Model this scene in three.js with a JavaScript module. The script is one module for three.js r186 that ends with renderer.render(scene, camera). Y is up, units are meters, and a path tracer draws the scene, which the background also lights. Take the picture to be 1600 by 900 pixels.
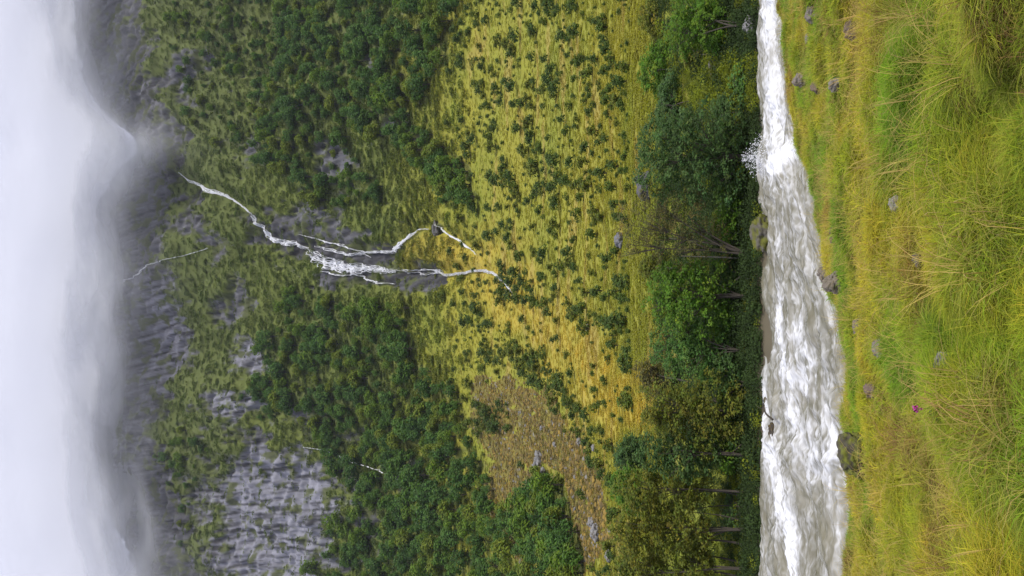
import * as THREE from 'three';
import { mergeGeometries, mergeVertices } from 'three/addons/utils/BufferGeometryUtils.js';

// ---------------------------------------------------------------- camera (the photograph was taken with the phone held sideways: the picture's left is up)
const DEG = Math.PI / 180, PITCH = 8 * DEG, FOV = 41, EYE = new THREE.Vector3(0, 6, 0), FOCAL = 450 / Math.tan(FOV / 2 * DEG);
const scene = new THREE.Scene();
const camera = new THREE.PerspectiveCamera(FOV, 16 / 9, 0.1, 4000);
camera.position.copy(EYE);
camera.up.set(1, 0, 0);
camera.lookAt(0, 6 + Math.sin(PITCH), -Math.cos(PITCH));

// ---------------------------------------------------------------- noise
function rng(seed) { let a = seed | 0; return () => { a = (a + 0x6d2b79f5) | 0; let t = Math.imul(a ^ (a >>> 15), 1 | a); t = (t + Math.imul(t ^ (t >>> 7), 61 | t)) ^ t; return ((t ^ (t >>> 14)) >>> 0) / 4294967296; }; }
const PERM = new Uint8Array(512), GX = new Float32Array(256), GY = new Float32Array(256), GZ = new Float32Array(256);
{
  const r = rng(77), p = Array.from({ length: 256 }, (_, i) => i);
  for (let i = 255; i > 0; i--) { const j = Math.floor(r() * (i + 1)); [p[i], p[j]] = [p[j], p[i]]; }
  for (let i = 0; i < 512; i++) PERM[i] = p[i & 255];
  for (let i = 0; i < 256; i++) { const a = r() * 2 * Math.PI, z = r() * 2 - 1, q = Math.sqrt(1 - z * z); GX[i] = Math.cos(a) * q * 1.2; GY[i] = Math.sin(a) * q * 1.2; GZ[i] = z * 1.2; }
}
const fade = (t) => t * t * t * (t * (t * 6 - 15) + 10), lerp = (a, b, t) => a + (b - a) * t;
function noise(x, y, z = 0.37) {
  const fx = Math.floor(x), fy = Math.floor(y), fz = Math.floor(z), dx = x - fx, dy = y - fy, dz = z - fz, ix = fx & 255, iy = fy & 255, iz = fz & 255;
  const u = fade(dx), v = fade(dy), w = fade(dz);
  const a = PERM[ix] + iy, b = PERM[ix + 1] + iy;
  const g = (h, x1, y1, z1) => { const k = PERM[h]; return GX[k] * x1 + GY[k] * y1 + GZ[k] * z1; };
  const aa = PERM[a & 511 & 255] + iz, ab = PERM[(a + 1) & 255] + iz, ba = PERM[b & 255] + iz, bb = PERM[(b + 1) & 255] + iz;
  return lerp(lerp(lerp(g(aa, dx, dy, dz), g(ba, dx - 1, dy, dz), u), lerp(g(ab, dx, dy - 1, dz), g(bb, dx - 1, dy - 1, dz), u), v),
    lerp(lerp(g(aa + 1, dx, dy, dz - 1), g(ba + 1, dx - 1, dy, dz - 1), u), lerp(g(ab + 1, dx, dy - 1, dz - 1), g(bb + 1, dx - 1, dy - 1, dz - 1), u), v), w);
}
function fbm(x, y, z = 0.37, n = 4) { let s = 0, a = 0.5; for (let i = 0; i < n; i++) { s += a * noise(x, y, z); x = x * 2.03 + 11.3; y = y * 2.03 + 5.7; z = z * 2.03 + 3.1; a *= 0.5; } return s; }
function ridged(x, y, z = 0.37, n = 4) { let s = 0, a = 0.5; for (let i = 0; i < n; i++) { s += a * (1 - 2.2 * Math.abs(noise(x, y, z))); x = x * 2.07 + 7.7; y = y * 2.07 + 3.3; z = z * 2.07 + 9.1; a *= 0.5; } return s; }
const clamp = (x, a = 0, b = 1) => Math.min(b, Math.max(a, x)), smooth = (a, b, x) => { const t = clamp((x - a) / (b - a)); return t * t * (3 - 2 * t); };
function table(pts) { // piecewise smooth interpolation through (key, value) pairs in rising key order
  return (x) => {
    const n = pts.length;
    if (x <= pts[0][0]) return pts[0][1] + (x - pts[0][0]) * (pts[1][1] - pts[0][1]) / (pts[1][0] - pts[0][0]) * 0.5;
    if (x >= pts[n - 1][0]) return pts[n - 1][1] + (x - pts[n - 1][0]) * (pts[n - 1][1] - pts[n - 2][1]) / (pts[n - 1][0] - pts[n - 2][0]) * 0.5;
    let i = 0; while (x > pts[i + 1][0]) i++;
    const p1 = pts[i], p2 = pts[i + 1], h = p2[0] - p1[0], t = (x - p1[0]) / h;
    const m = (k) => { const a = pts[Math.max(k - 1, 0)], b = pts[Math.min(k + 1, n - 1)]; return (b[1] - a[1]) / (b[0] - a[0]); };
    const t2 = t * t, t3 = t2 * t;
    return (2 * t3 - 3 * t2 + 1) * p1[1] + (t3 - 2 * t2 + t) * h * m(i) + (-2 * t3 + 3 * t2) * p2[1] + (t3 - t2) * h * m(i + 1);
  };
}

// ---------------------------------------------------------------- sky, sun, exposure
const skyTexture = (() => {
  const W = 512, H = 256, data = new Float32Array(W * H * 4);
  for (let j = 0; j < H; j++) {
    const el = ((j + 0.5) / H - 0.5) * Math.PI, y = Math.sin(el);
    for (let i = 0; i < W; i++) {
      const az = (i + 0.5) / W * 2 * Math.PI, x = Math.cos(az) * Math.cos(el), z = Math.sin(az) * Math.cos(el);
      const c = (1 + 0.14 * fbm(x * 2.2, y * 3.5, z * 2.2 + 4, 4)) * (1 + 2 * Math.max(0, y)) / 2.23; // an overcast sky is brightest overhead
      const o = (j * W + i) * 4;
      data[o] = 0.366 * c; data[o + 1] = 0.384 * c; data[o + 2] = 0.505 * c; data[o + 3] = 1;
    }
  }
  const t = new THREE.DataTexture(data, W, H, THREE.RGBAFormat, THREE.FloatType);
  t.mapping = THREE.EquirectangularReflectionMapping; t.magFilter = THREE.LinearFilter; t.needsUpdate = true;
  return t;
})();
scene.background = skyTexture;
scene.environment = skyTexture;
const sun = new THREE.DirectionalLight(new THREE.Color(1, 0.95, 0.85), 1.5);
sun.name = 'sun';
sun.position.set(170, 300, 70); sun.target.position.set(0, 20, -80);
sun.shadow.radius = 22; sun.castShadow = true;
Object.assign(sun.shadow.camera, { left: -300, right: 300, top: 300, bottom: -300, near: 1, far: 1200 });
sun.shadow.mapSize.set(4096, 4096);
scene.add(sun, sun.target);
scene.fog = new THREE.FogExp2(new THREE.Color(0.86, 0.9, 1.0), 0.0001);
const renderer = new THREE.WebGLRenderer();
renderer.toneMapping = THREE.LinearToneMapping;
renderer.toneMappingExposure = 1.9;
renderer.shadowMap.enabled = true;

// ---------------------------------------------------------------- helpers
const taken = new Map();
function numbered(name) { const k = taken.get(name) ?? 0; taken.set(name, k + 1); return k ? name + '_' + String(k).padStart(3, '0') : name; }
function shadows(o) { o.traverse((c) => { if (c.isMesh) { c.castShadow = true; c.receiveShadow = true; } }); return o; }
function tag(o, label, category, group, kind) {
  if (label) o.userData.label = label;
  if (category) o.userData.category = category;
  if (group) o.userData.group = group;
  if (kind) o.userData.kind = kind;
  return o;
}
function add(o, name) { o.name = numbered(name); scene.add(o); return shadows(o); }
function geometry(pos, idx, col, width = 3, uv) {
  const g = new THREE.BufferGeometry();
  g.setAttribute('position', new THREE.BufferAttribute(pos instanceof Float32Array ? pos : new Float32Array(pos), 3));
  if (col) g.setAttribute('color', new THREE.BufferAttribute(col instanceof Float32Array ? col : new Float32Array(col), width));
  if (uv) g.setAttribute('uv', new THREE.BufferAttribute(uv instanceof Float32Array ? uv : new Float32Array(uv), 2));
  if (idx) g.setIndex(new THREE.BufferAttribute(idx instanceof Uint32Array ? idx : new Uint32Array(idx), 1));
  g.computeVertexNormals();
  return g;
}
function gridIndex(nu, nv, flip) {
  const idx = new Uint32Array((nu - 1) * (nv - 1) * 6);
  let k = 0;
  for (let j = 0; j < nv - 1; j++) for (let i = 0; i < nu - 1; i++) {
    const a = j * nu + i, b = a + 1, c = a + nu, d = c + 1;
    if (flip) { idx[k++] = a; idx[k++] = c; idx[k++] = b; idx[k++] = b; idx[k++] = c; idx[k++] = d; }
    else { idx[k++] = a; idx[k++] = b; idx[k++] = c; idx[k++] = b; idx[k++] = d; idx[k++] = c; }
  }
  return idx;
}
const mixc = (a, b, t) => [lerp(a[0], b[0], t), lerp(a[1], b[1], t), lerp(a[2], b[2], t)];
const matte = (opts) => new THREE.MeshStandardMaterial({ roughness: 0.95, metalness: 0, ...opts });

// ---------------------------------------------------------------- where things stand: X grows downhill from the cloud to the river, Y from right to left
const CP = Math.cos(PITCH), SP = Math.sin(PITCH);
function point(X, Y, D) { // the point at horizontal distance D in that direction
  const c = (X - 800) / FOCAL, k = D / (CP + SP * c);
  return new THREE.Vector3((450 - Y) / FOCAL * k, EYE.y + (SP - CP * c) * k, -D);
}
function onPlane(X, Y, h) { const c = (X - 800) / FOCAL, k = (EYE.y - h) / (CP * c - SP); return new THREE.Vector3((450 - Y) / FOCAL * k, h, -(CP + SP * c) * k); }
const slopeDistance = table([[-80, 500], [0, 458], [50, 438], [100, 420], [150, 402], [200, 385], [250, 371], [300, 358], [350, 345], [400, 332], [450, 318], [500, 303], [550, 286], [600, 267],
  [650, 247], [700, 225], [750, 201], [800, 175], [850, 146], [900, 116], [950, 86], [1000, 63], [1050, 50], [1100, 42.2], [1130, 39], [1160, 36.3], [1190, 34], [1230, 31.2]]);
const crestX = table([[-500, 60], [0, 100], [100, 118], [170, 150], [205, 195], [232, 212], [262, 184], [330, 158], [450, 140], [600, 135], [700, 142], [800, 165], [900, 207], [1000, 240], [1400, 300]]);

const waterfalls = [
  { p: [[268, 268], [283, 281], [300, 288], [325, 298], [345, 303], [360, 311], [376, 322], [390, 333]], w: [1.5, 4, 5, 8, 6, 3.5, 2, 2.5], label: 'uppermost white waterfall slanting down the dark rocks below the cloud' },
  { p: [[390, 333], [395, 345], [405, 358], [412, 370], [430, 378], [450, 380], [462, 388]], w: [3, 5, 7, 10, 11, 9, 6], label: 'second white waterfall cascade spreading over grey rock below the uppermost fall' },
  { p: [[456, 386], [480, 400], [510, 412], [540, 418], [575, 420], [608, 425]], w: [8, 17, 21, 17, 12, 6], label: 'widest waterfall veil streaming in many strands over dark wet rock' },
  { p: [[606, 424], [630, 425], [655, 425], [672, 424], [685, 429], [705, 428], [730, 424], [750, 423], [770, 427], [786, 437], [797, 452], [806, 466]], w: [4, 7, 11, 6, 4.5, 4.5, 4, 4.5, 4, 3, 1.2, 1], label: 'lowest waterfall stream winding down into the golden meadow' },
  { p: [[480, 385], [510, 390], [545, 398], [560, 395], [585, 393], [605, 393], [615, 382], [630, 370], [645, 360], [662, 358]], w: [4, 5, 4, 3.5, 4, 6, 6, 5, 4.5, 2.5], label: 'side waterfall branching right from the widest veil towards a small hollow' },
  { p: [[676, 350], [690, 364], [705, 372], [728, 388], [742, 398]], w: [1.5, 2.5, 3, 2.5, 1], label: 'short thin stream below the hollow on the meadow edge' },
  { p: [[540, 424], [560, 435], [575, 441], [606, 444]], w: [2, 2.5, 3, 2.5], label: 'short thin waterfall strand left of the widest veil' },
  { p: [[462, 366], [490, 374], [515, 380], [550, 388], [572, 402]], w: [1.5, 2.2, 3, 2.4, 1.6], label: 'thin braided trickle on dark rock right of the widest veil' },
  { p: [[500, 424], [530, 430], [556, 428]], w: [1.5, 2.4, 1.5], label: 'short white trickle close against the left of the widest veil' },
  { p: [[196, 442], [212, 433], [235, 418], [262, 408], [300, 398], [325, 388]], w: [0.6, 0.9, 0.9, 0.5, 0.8, 0.9], label: 'faint thread of water on the misty upper cliff' },
  { p: [[478, 698], [505, 706], [540, 722], [560, 730], [600, 742], [628, 752]], w: [0.8, 1.4, 1.2, 0.8, 1, 0.8], label: 'thin white rivulet beside the big pale rock slab' },
];
function pathDistance(path, X, Y) {
  let best = 1e9;
  for (let i = 0; i < path.length - 1; i++) {
    const [ax, ay] = path[i], [bx, by] = path[i + 1], dx = bx - ax, dy = by - ay, t = clamp(((X - ax) * dx + (Y - ay) * dy) / (dx * dx + dy * dy));
    best = Math.min(best, (X - ax - dx * t) ** 2 + (Y - ay - dy * t) ** 2);
  }
  return Math.sqrt(best);
}
function fallDistance(X, Y) { let d = 1e9; for (let i = 0; i < 7; i++) d = Math.min(d, pathDistance(waterfalls[i].p, X, Y)); return d; }
function inside(poly, X, Y) {
  let c = false;
  for (let i = 0, j = poly.length - 1; i < poly.length; j = i++) {
    const [xi, yi] = poly[i], [xj, yj] = poly[j];
    if ((yi > Y) !== (yj > Y) && X < (xj - xi) * (Y - yi) / (yj - yi) + xi) c = !c;
  }
  return c;
}
const blob = (X, Y, cx, cy, rx, ry) => 1 - Math.hypot((X - cx) / rx, (Y - cy) / ry);

// how the hillside is covered
const rockEdge = table([[-500, 240], [0, 250], [60, 255], [110, 268], [180, 300], [240, 296], [300, 275], [360, 280], [450, 288], [520, 300], [560, 306], [620, 280], [700, 285], [760, 300], [850, 330], [900, 345], [1400, 400]]);
const outcrops = [[420, 830, 105, 130, 1.5], [385, 760, 55, 60, 1.1], [352, 470, 30, 35, 1], [372, 565, 32, 30, 1], [385, 640, 35, 30, 1], [345, 620, 40, 26, .9], [340, 390, 26, 30, .8], [470, 370, 66, 46, 1.35], [520, 400, 60, 40, 1.5], [575, 415, 44, 30, 1.25], [425, 365, 34, 26, 1.1],
  [655, 432, 28, 22, 1.2], [675, 355, 10, 14, 1.1], [420, 322, 14, 12, .9], [524, 262, 22, 34, 1.05], [475, 300, 14, 18, .8], [560, 805, 22, 34, .9], [480, 660, 30, 26, .8], [520, 505, 10, 20, .7], [640, 525, 10, 12, .8], [500, 340, 26, 26, .8], [605, 340, 26, 20, .75],
  [300, 330, 30, 30, .8], [585, 90, 24, 40, .5], [620, 60, 20, 30, .6], [610, 200, 30, 26, .6], [500, 720, 40, 26, .7], [620, 760, 26, 40, .6], [560, 690, 30, 30, .6], [290, 130, 26, 40, .9], [400, 240, 26, 26, .6]];
function rockiness(X, Y) {
  const wob = noise(X / 34, Y / 26, 1.5) * 0.6 + noise(X / 13, Y / 9, 7.5) * 0.42 + noise(X / 5, Y / 4, 2.5) * 0.2;
  let v = (rockEdge(Y) - X) / 60;
  v = Math.min(v, 0.75) - 0.22 + wob;
  for (const [cx, cy, rx, ry, k] of outcrops) { if (Math.abs(X - cx) > rx * 2.4 || Math.abs(Y - cy) > ry * 2.4) continue; v = Math.max(v, blob(X, Y, cx, cy, rx * 1.4, ry * 1.4) * 0.7 * k + wob * 1.15 - 0.12 - (1 - k) * 0.2); }
  if (X < 640) v = Math.max(v, fbm(X / 26, Y / 15, 91, 4) * 1.6 - 0.34 - smooth(430, 640, X) * 0.25 - smooth(40, 0, Math.abs(X - 330)) * 0.05);
  return smooth(0, 0.28, v);
}
const woodRight = [[255, -500], [780, -500], [735, -40], [720, 30], [692, 120], [650, 190], [700, 230], [748, 300], [705, 318], [660, 245], [610, 215], [545, 215], [590, 300], [520, 318], [445, 262], [385, 236], [325, 222], [300, 160], [270, 70]];
const woodLeft = [[455, 455], [520, 450], [562, 470], [655, 470], [640, 560], [705, 600], [735, 650], [760, 725], [800, 800], [905, 905], [960, 1400], [540, 1400], [505, 880], [548, 790], [530, 720], [470, 655], [398, 640], [400, 560], [430, 515]];
const woodLedge = [[262, 690], [300, 660], [345, 690], [330, 720], [300, 760], [305, 850], [280, 850], [262, 760]];
const woodClump = [[848, 722], [880, 742], [896, 800], [912, 880], [905, 960], [840, 960], [825, 870], [798, 810], [842, 775]];
function woodiness(X, Y) { // trees per crown's room, 0 to 1
  const x = X + noise(X / 40, Y / 40, 3) * 26, y = Y + noise(X / 40, Y / 40, 8) * 26;
  if (inside(woodRight, x, y)) return clamp(0.7 + noise(X / 55, Y / 40, 5) * 0.8 + noise(X / 20, Y / 17, 15) * 0.8 - (X < 430 ? smooth(430, 330, X) * smooth(40, 130, Y) * 0.25 : 0));
  if (inside(woodLeft, x, y)) return clamp(0.68 + noise(X / 50, Y / 40, 6) * 0.7 + noise(X / 20, Y / 17, 16) * 0.75 - smooth(640, 760, X) * 0.12);
  if (inside(woodLedge, x, y)) return 0.6;
  if (inside(woodClump, x, y)) return 0.95;
  return 0;
}
const screePatch = [[735, 590], [790, 588], [850, 615], [885, 650], [925, 720], [950, 780], [955, 840], [930, 890], [880, 905], [850, 930], [815, 905], [790, 850], [752, 790], [760, 730], [738, 660]];
function screeness(X, Y) { const x = X + noise(X / 30, Y / 30, 13) * 22 + noise(X / 8, Y / 8, 14) * 14 + noise(X / 3, Y / 3, 15) * 8, y = Y + noise(X / 30, Y / 30, 18) * 22 + noise(X / 8, Y / 8, 19) * 14 + noise(X / 3, Y / 3, 20) * 8; if (noise(X / 14, Y / 14, 22) > 0.42) return 0; return inside(screePatch, x, y) && !inside(woodClump, X, Y) ? 1 : 0; }
function goldness(X, Y) { // dry golden grass running down from the foot of the falls
  const c = pathDistance([[640, 395], [740, 405], [800, 470], [860, 520], [930, 590], [990, 640]], X, Y);
  return smooth(1, 0, c / (60 + 30 * smooth(700, 800, X)) + noise(X / 30, Y / 30, 21) * 0.5);
}

// ---------------------------------------------------------------- the far hillside
const UPN = new THREE.Vector3();
function hillBase(X, Y) {
  const c = crestX(Y);
  if (X >= c) return point(X, Y, slopeDistance(X));
  const p = point(c, Y, slopeDistance(c)), over = c - X;
  p.y += over * 0.05 - over * over * 0.002; p.z -= over * 1.1;
  return p;
}
function hillPoint(X, Y) {
  const p = hillBase(X, Y), a = point(X + 2, Y, slopeDistance(X + 2)), b = point(X - 2, Y, slopeDistance(X - 2));
  UPN.set(0, a.z - b.z, b.y - a.y).normalize();
  const far = smooth(1000, 620, X), steep = smooth(720, 420, X), near = smooth(940, 1060, X);
  const rock = X < 780 ? rockiness(X, Y) : 0;
  let h = steep * (fbm(p.x / 48, p.y / 110, p.z / 60, 3) * 20) + far * fbm(p.x / 22, p.y / 26, 4.4, 3) * 3.2;
  h += far * fbm(p.x / 5, p.y / 5, p.z / 5, 2) * 1.1;
  h += near * (fbm(p.x / 5, p.z / 4, 2.2, 4) * 1.1 - 0.05) * smooth(1189, 1135, X);
  h += (1 - near) * (noise(p.x / 3, p.z / 6, 8.8) * 0.22 + noise(p.x / 8, p.z / 9, 3.8) * 0.6);
  if (rock > 0.01) {
    const fineStrata = p.y / 2.6 + p.x / 14 + noise(p.x / 9, p.y / 9, 19) * 1.2, fineStep = fineStrata - Math.floor(fineStrata), strata = p.y / 7 + p.x / 30 + fbm(p.x / 20, p.y / 20, 9, 2) * 1.6, step = strata - Math.floor(strata);
    h += rock * (0.9 - ridged(p.x / 12 + p.y / 40, p.y / 17, p.z / 20, 5) * 3.2 + (smooth(0, 0.85, step) - step) * 4.2 + (smooth(0, 0.9, fineStep) - fineStep) * 0.7 - ridged((p.x + p.y * 0.22) / 3.2, p.y / 13, 6.5, 4) * 1.6 + fbm(p.x / 1.4, p.y / 2.2, 3.3, 2) * 0.8);
  }
  if (X < 780 && X > 255 && Y > 250 && Y < 470) { const d = fallDistance(X, Y); h -= smooth(26, 2, d) * 2.2 * smooth(790, 690, X); }
  if (X < crestX(Y)) h *= 0.4;
  p.addScaledVector(UPN, h);
  p.rock = rock;
  return p;
}
const C = { // base colours, linear
  meadow: [0.3, 0.28, 0.022], meadowGreen: [0.2, 0.235, 0.018], gold: [0.45, 0.335, 0.035], dry: [0.36, 0.28, 0.06], moss: [0.11, 0.14, 0.02], heath: [0.095, 0.12, 0.028],
  scree: [0.25, 0.195, 0.025], screeStone: [0.2, 0.19, 0.17], rock: [0.105, 0.105, 0.112], rockDark: [0.028, 0.027, 0.029], rockPale: [0.26, 0.26, 0.3], soil: [0.06, 0.048, 0.025],
};
function hillColour(X, Y, p, rock) {
  const n1 = noise(p.x / 9, p.y / 9, p.z / 9), n2 = noise(p.x / 2.3, p.y / 2.3, p.z / 2.3), n3 = noise(p.x / 0.8, p.y / 1.2, p.z / 3);
  let c = mixc(C.meadow, C.meadowGreen, clamp(0.34 + noise(p.x / 30, p.y / 12, 55) * 0.7 + n1 * 0.5 + n2 * 0.25 + n3 * 0.3 + smooth(900, 1080, X) * 0.35));
  c = mixc(c, C.gold, clamp(goldness(X, Y) * (0.72 + n2 * 0.5)));
  const dry = smooth(0.14, 0.4, noise(p.x / 14, p.z / 5, 33) + n2 * 0.25) * smooth(680, 760, X);
  c = mixc(c, C.dry, dry * 0.65);
  const up = smooth(720, 560, X + n1 * 60);
  c = mixc(c, mixc(C.moss, [0.14, 0.165, 0.024], clamp(0.42 + n1 * 0.6 + n2 * 0.35)), up);
  c = mixc(c, C.heath, smooth(430, 330, X) * clamp(0.55 + n2 * 0.7));
  const w = woodiness(X, Y);
  c = mixc(c, mixc(C.heath, C.soil, 0.2), smooth(0.35, 0.9, w) * 0.6);
  if (screeness(X, Y)) c = mixc(mixc(C.scree, [0.23, 0.21, 0.025], clamp(0.35 + n1 * 1.1)), n3 > 0.4 ? C.screeStone : [0.06, 0.05, 0.02], clamp(0.15 + n2 * 0.6 + Math.abs(n3) * 1.1));
  if (rock > 0) {
    const lean = p.x + p.y * 0.22, streak = fbm(lean / 1.9, p.y / 24, p.z / 24, 5) * 1.35, lay = noise(p.x / 16, p.y / 3.2 + p.x / 9, 2);
    const slab = clamp(Math.max(blob(X, Y, 420, 820, 130, 150), blob(X, Y, 378, 600, 45, 90) * 0.9, blob(X, Y, 250, 520, 60, 120) * 0.5) * 2.2);
    let r = mixc(C.rock, C.rockPale, clamp(slab * 0.75 - 0.05 + streak * 1.4 + lay * 0.4));
    const wet = X > 255 && Y > 240 && Y < 470 ? smooth(38, 8, fallDistance(X, Y)) : 0;
    r = mixc(r, C.rockDark, clamp(smooth(0.02, 0.34, -streak + n2 * 0.22 + lay * 0.18) * 0.85 + wet * 0.65));
    const tuft = smooth(0.1, 0.3, fbm(lean / 6, p.y / 8, 41, 5) * 1.9 + n3 * 0.15 + 0.06 - slab * 0.12);
    r = mixc(r, [0.085, 0.1, 0.025], tuft * 0.9);
    c = mixc(c, r, rock);
  }
  if (X + n2 * 14 + n3 * 8 > 1178) c = [0.12, 0.1, 0.06]; // earth-brown strip along the waterline, painted in for the dark shade there
  const j = 1 + n3 * 0.16 + n2 * 0.1;
  return [c[0] * j, c[1] * j, c[2] * j];
}
{
  const cols = [], rows = [];
  for (let y = -480; y < -90; y += 13) cols.push(y);
  for (let y = -90; y < 990; y += 1.75) cols.push(y);
  for (let y = 990; y <= 1390; y += 13) cols.push(y);
  for (let x = 1232; x > 120; x -= 1.75) rows.push(x);
  for (let x = 120; x >= 40; x -= 8) rows.push(x);
  const nu = cols.length, nv = rows.length, pos = new Float32Array(nu * nv * 3), col = new Float32Array(nu * nv * 3);
  for (let j = 0; j < nv; j++) for (let i = 0; i < nu; i++) {
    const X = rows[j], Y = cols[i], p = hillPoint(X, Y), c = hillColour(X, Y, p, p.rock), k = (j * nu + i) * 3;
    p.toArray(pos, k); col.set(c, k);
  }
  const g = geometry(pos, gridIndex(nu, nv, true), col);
  tag(add(new THREE.Mesh(g, matte({ vertexColors: true, roughness: 0.92 })), 'hillside'), 'steep valley side of meadow, scrub and grey cliff below cloud', null, null, 'structure');
}

// ---------------------------------------------------------------- cloud lying on the upper cliffs: real veils standing in front of the slope
{
  const half = table([[-500, 150], [0, 150], [100, 165], [170, 192], [230, 256], [275, 228], [330, 200], [400, 205], [500, 205], [600, 200], [700, 198], [800, 220], [900, 262], [1400, 290]]);
  const offs = [3, 6, 10, 15, 21, 28, 36], all = [];
  const xs = [], ys = [];
  for (let x = 370; x >= -80; x -= 5) xs.push(x);
  for (let y = -480; y <= 1390; y += 12) ys.push(y);
  for (let s = 0; s < offs.length; s++) {
    const pos = [], col = [];
    for (const X of xs) for (const Y of ys) {
      const p = point(X, Y, slopeDistance(X)), y50 = point(half(Y), Y, slopeDistance(half(Y))).y;
      p.z += offs[s] + noise(p.x / 40, p.y / 40, s * 5.3) * 4;
      const lump = fbm(p.x / 50, p.y / 34, p.z / 40 + s * 0.5, 6);
      const hgt = p.y - y50 + lump * 62 + 2;
      const tau = Math.min(0.8 * Math.exp(hgt / 11.5), 6) * smooth(-66, -28, hgt) * (1 - 0.9 * smooth(60, 170, p.y - y50 + lump * 70));
      pos.push(p.x, p.y, p.z); col.push(1, 1, 1, 1 - Math.exp(-tau / offs.length));
    }
    all.push(geometry(pos, gridIndex(ys.length, xs.length, true), col, 4));
  }
  const m = new THREE.MeshPhysicalMaterial({ color: new THREE.Color(0.93, 0.94, 0.97), roughness: 1, transmission: 0.5, thickness: 0, specularIntensity: 0, vertexColors: true, transparent: true, depthWrite: false });
  tag(add(new THREE.Mesh(mergeGeometries(all), m), 'cloud'), 'pale low cloud hanging on the upper cliffs', null, null, 'structure');
}

// ---------------------------------------------------------------- near bank and river
const bankPhoto = [[1214, -420], [1222, -150], [1225, 0], [1230, 60], [1235, 130], [1242, 190], [1252, 235], [1270, 275], [1280, 320], [1288, 380], [1298, 425], [1318, 490], [1334, 560], [1338, 640], [1342, 700], [1350, 760], [1341, 800], [1340, 900], [1338, 1050], [1330, 1400]];
const BANK = 0.5;
const bankEdge = table(bankPhoto.map(([X, Y]) => { const p = onPlane(X, Y, BANK); return [p.x, -p.z]; }).sort((a, b) => a[0] - b[0]));
function bankHeight(x, z) {
  const d = -z, de = bankEdge(x) + noise(x / 1.1, 3.3, 4.4) * 0.22;
  const lump = fbm(x / 0.9, z / 1.8, 5.5, 3) * 0.62 + noise(x / 6, z / 6, 1.5) * 0.3;
  if (d > de) return Math.max(BANK - (d - de) * 1.5 + lump * 0.3, -1.2);
  const q = Math.max(d, 0) / de, rise = d < 0 ? -d * 0.12 : 0;
  return BANK + 3.85 * (1 - Math.pow(q, 1.25)) + rise + lump * smooth(0, 0.06, 1 - q);
}
{
  const pos = [], col = [], nx = 420, nz = 330;
  for (let j = 0; j < nz; j++) for (let i = 0; i < nx; i++) {
    const t = j / (nz - 1), z = 14 - t * 48, u = i / (nx - 1) * 2 - 1, x = 60 * (0.35 * u + 0.65 * u * u * u);
    const y = bankHeight(x, z), n = noise(x / 0.5, z / 0.5, 2.5), n2 = noise(x / 2.2, z / 2.2, 7.5);
    const c = mixc([0.11, 0.115, 0.022], [0.12, 0.085, 0.035], clamp(0.4 + n * 0.7 + n2 * 0.5));
    pos.push(x, y, z); col.push(...c);
  }
  tag(add(new THREE.Mesh(geometry(pos, gridIndex(nx, nz, true), col), matte({ vertexColors: true })), 'river_bank'), 'sloping ground of the near river bank under the grass', null, null, 'structure');
}
// foam: photographed strength along the rapids, [X, Y, reach in X, reach in Y, strength]
const rapids = [[1212, 40, 13, 90, 1.15], [1215, 150, 14, 90, 1.1], [1222, 245, 30, 22, 1.25], [1206, 262, 10, 30, .8], [1236, 290, 24, 50, .6], [1225, 380, 18, 80, .42], [1255, 330, 20, 60, .4], [1215, 500, 12, 60, 1], [1228, 560, 10, 40, .95], [1252, 520, 10, 40, .9],
  [1248, 590, 22, 26, 1.1], [1236, 640, 12, 40, .8], [1195, 640, 7, 80, .9], [1207, 720, 12, 60, 1], [1224, 780, 14, 60, 1.05], [1240, 850, 10, 90, 1.2], [1270, 560, 9, 40, .7], [1292, 620, 10, 60, .8], [1306, 690, 12, 50, .9], [1262, 700, 22, 50, .85], [1318, 770, 8, 60, .6],
  [1300, 730, 8, 60, .8], [1310, 850, 6, 80, .5], [1205, 880, 10, 40, .6], [1290, 480, 26, 60, .45], [1260, 440, 30, 60, .42], [1330, 870, 6, 80, .35], [1186, 870, 8, 60, .5]].map(([X, Y, a, b, k]) => { const p = onPlane(X, Y, 0), q = onPlane(X + a, Y, 0), r = onPlane(X, Y + b, 0); return [p.x, p.z, Math.abs(q.z - p.z), Math.abs(r.x - p.x), k]; });
const FARZ = -34.2;
const acrossRiver = (x, z) => clamp((z - FARZ) / (-bankEdge(x) - FARZ), -0.2, 1.3);
function foamBase(x, z) { let s = 0.14; for (const [px, pz, rz, rx, k] of rapids) { const d = ((x - px) / rx) ** 2 + ((z - pz) / rz) ** 2; if (d < 5) s = Math.max(s, k * Math.exp(-d * 0.75)); } return s; }
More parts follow.
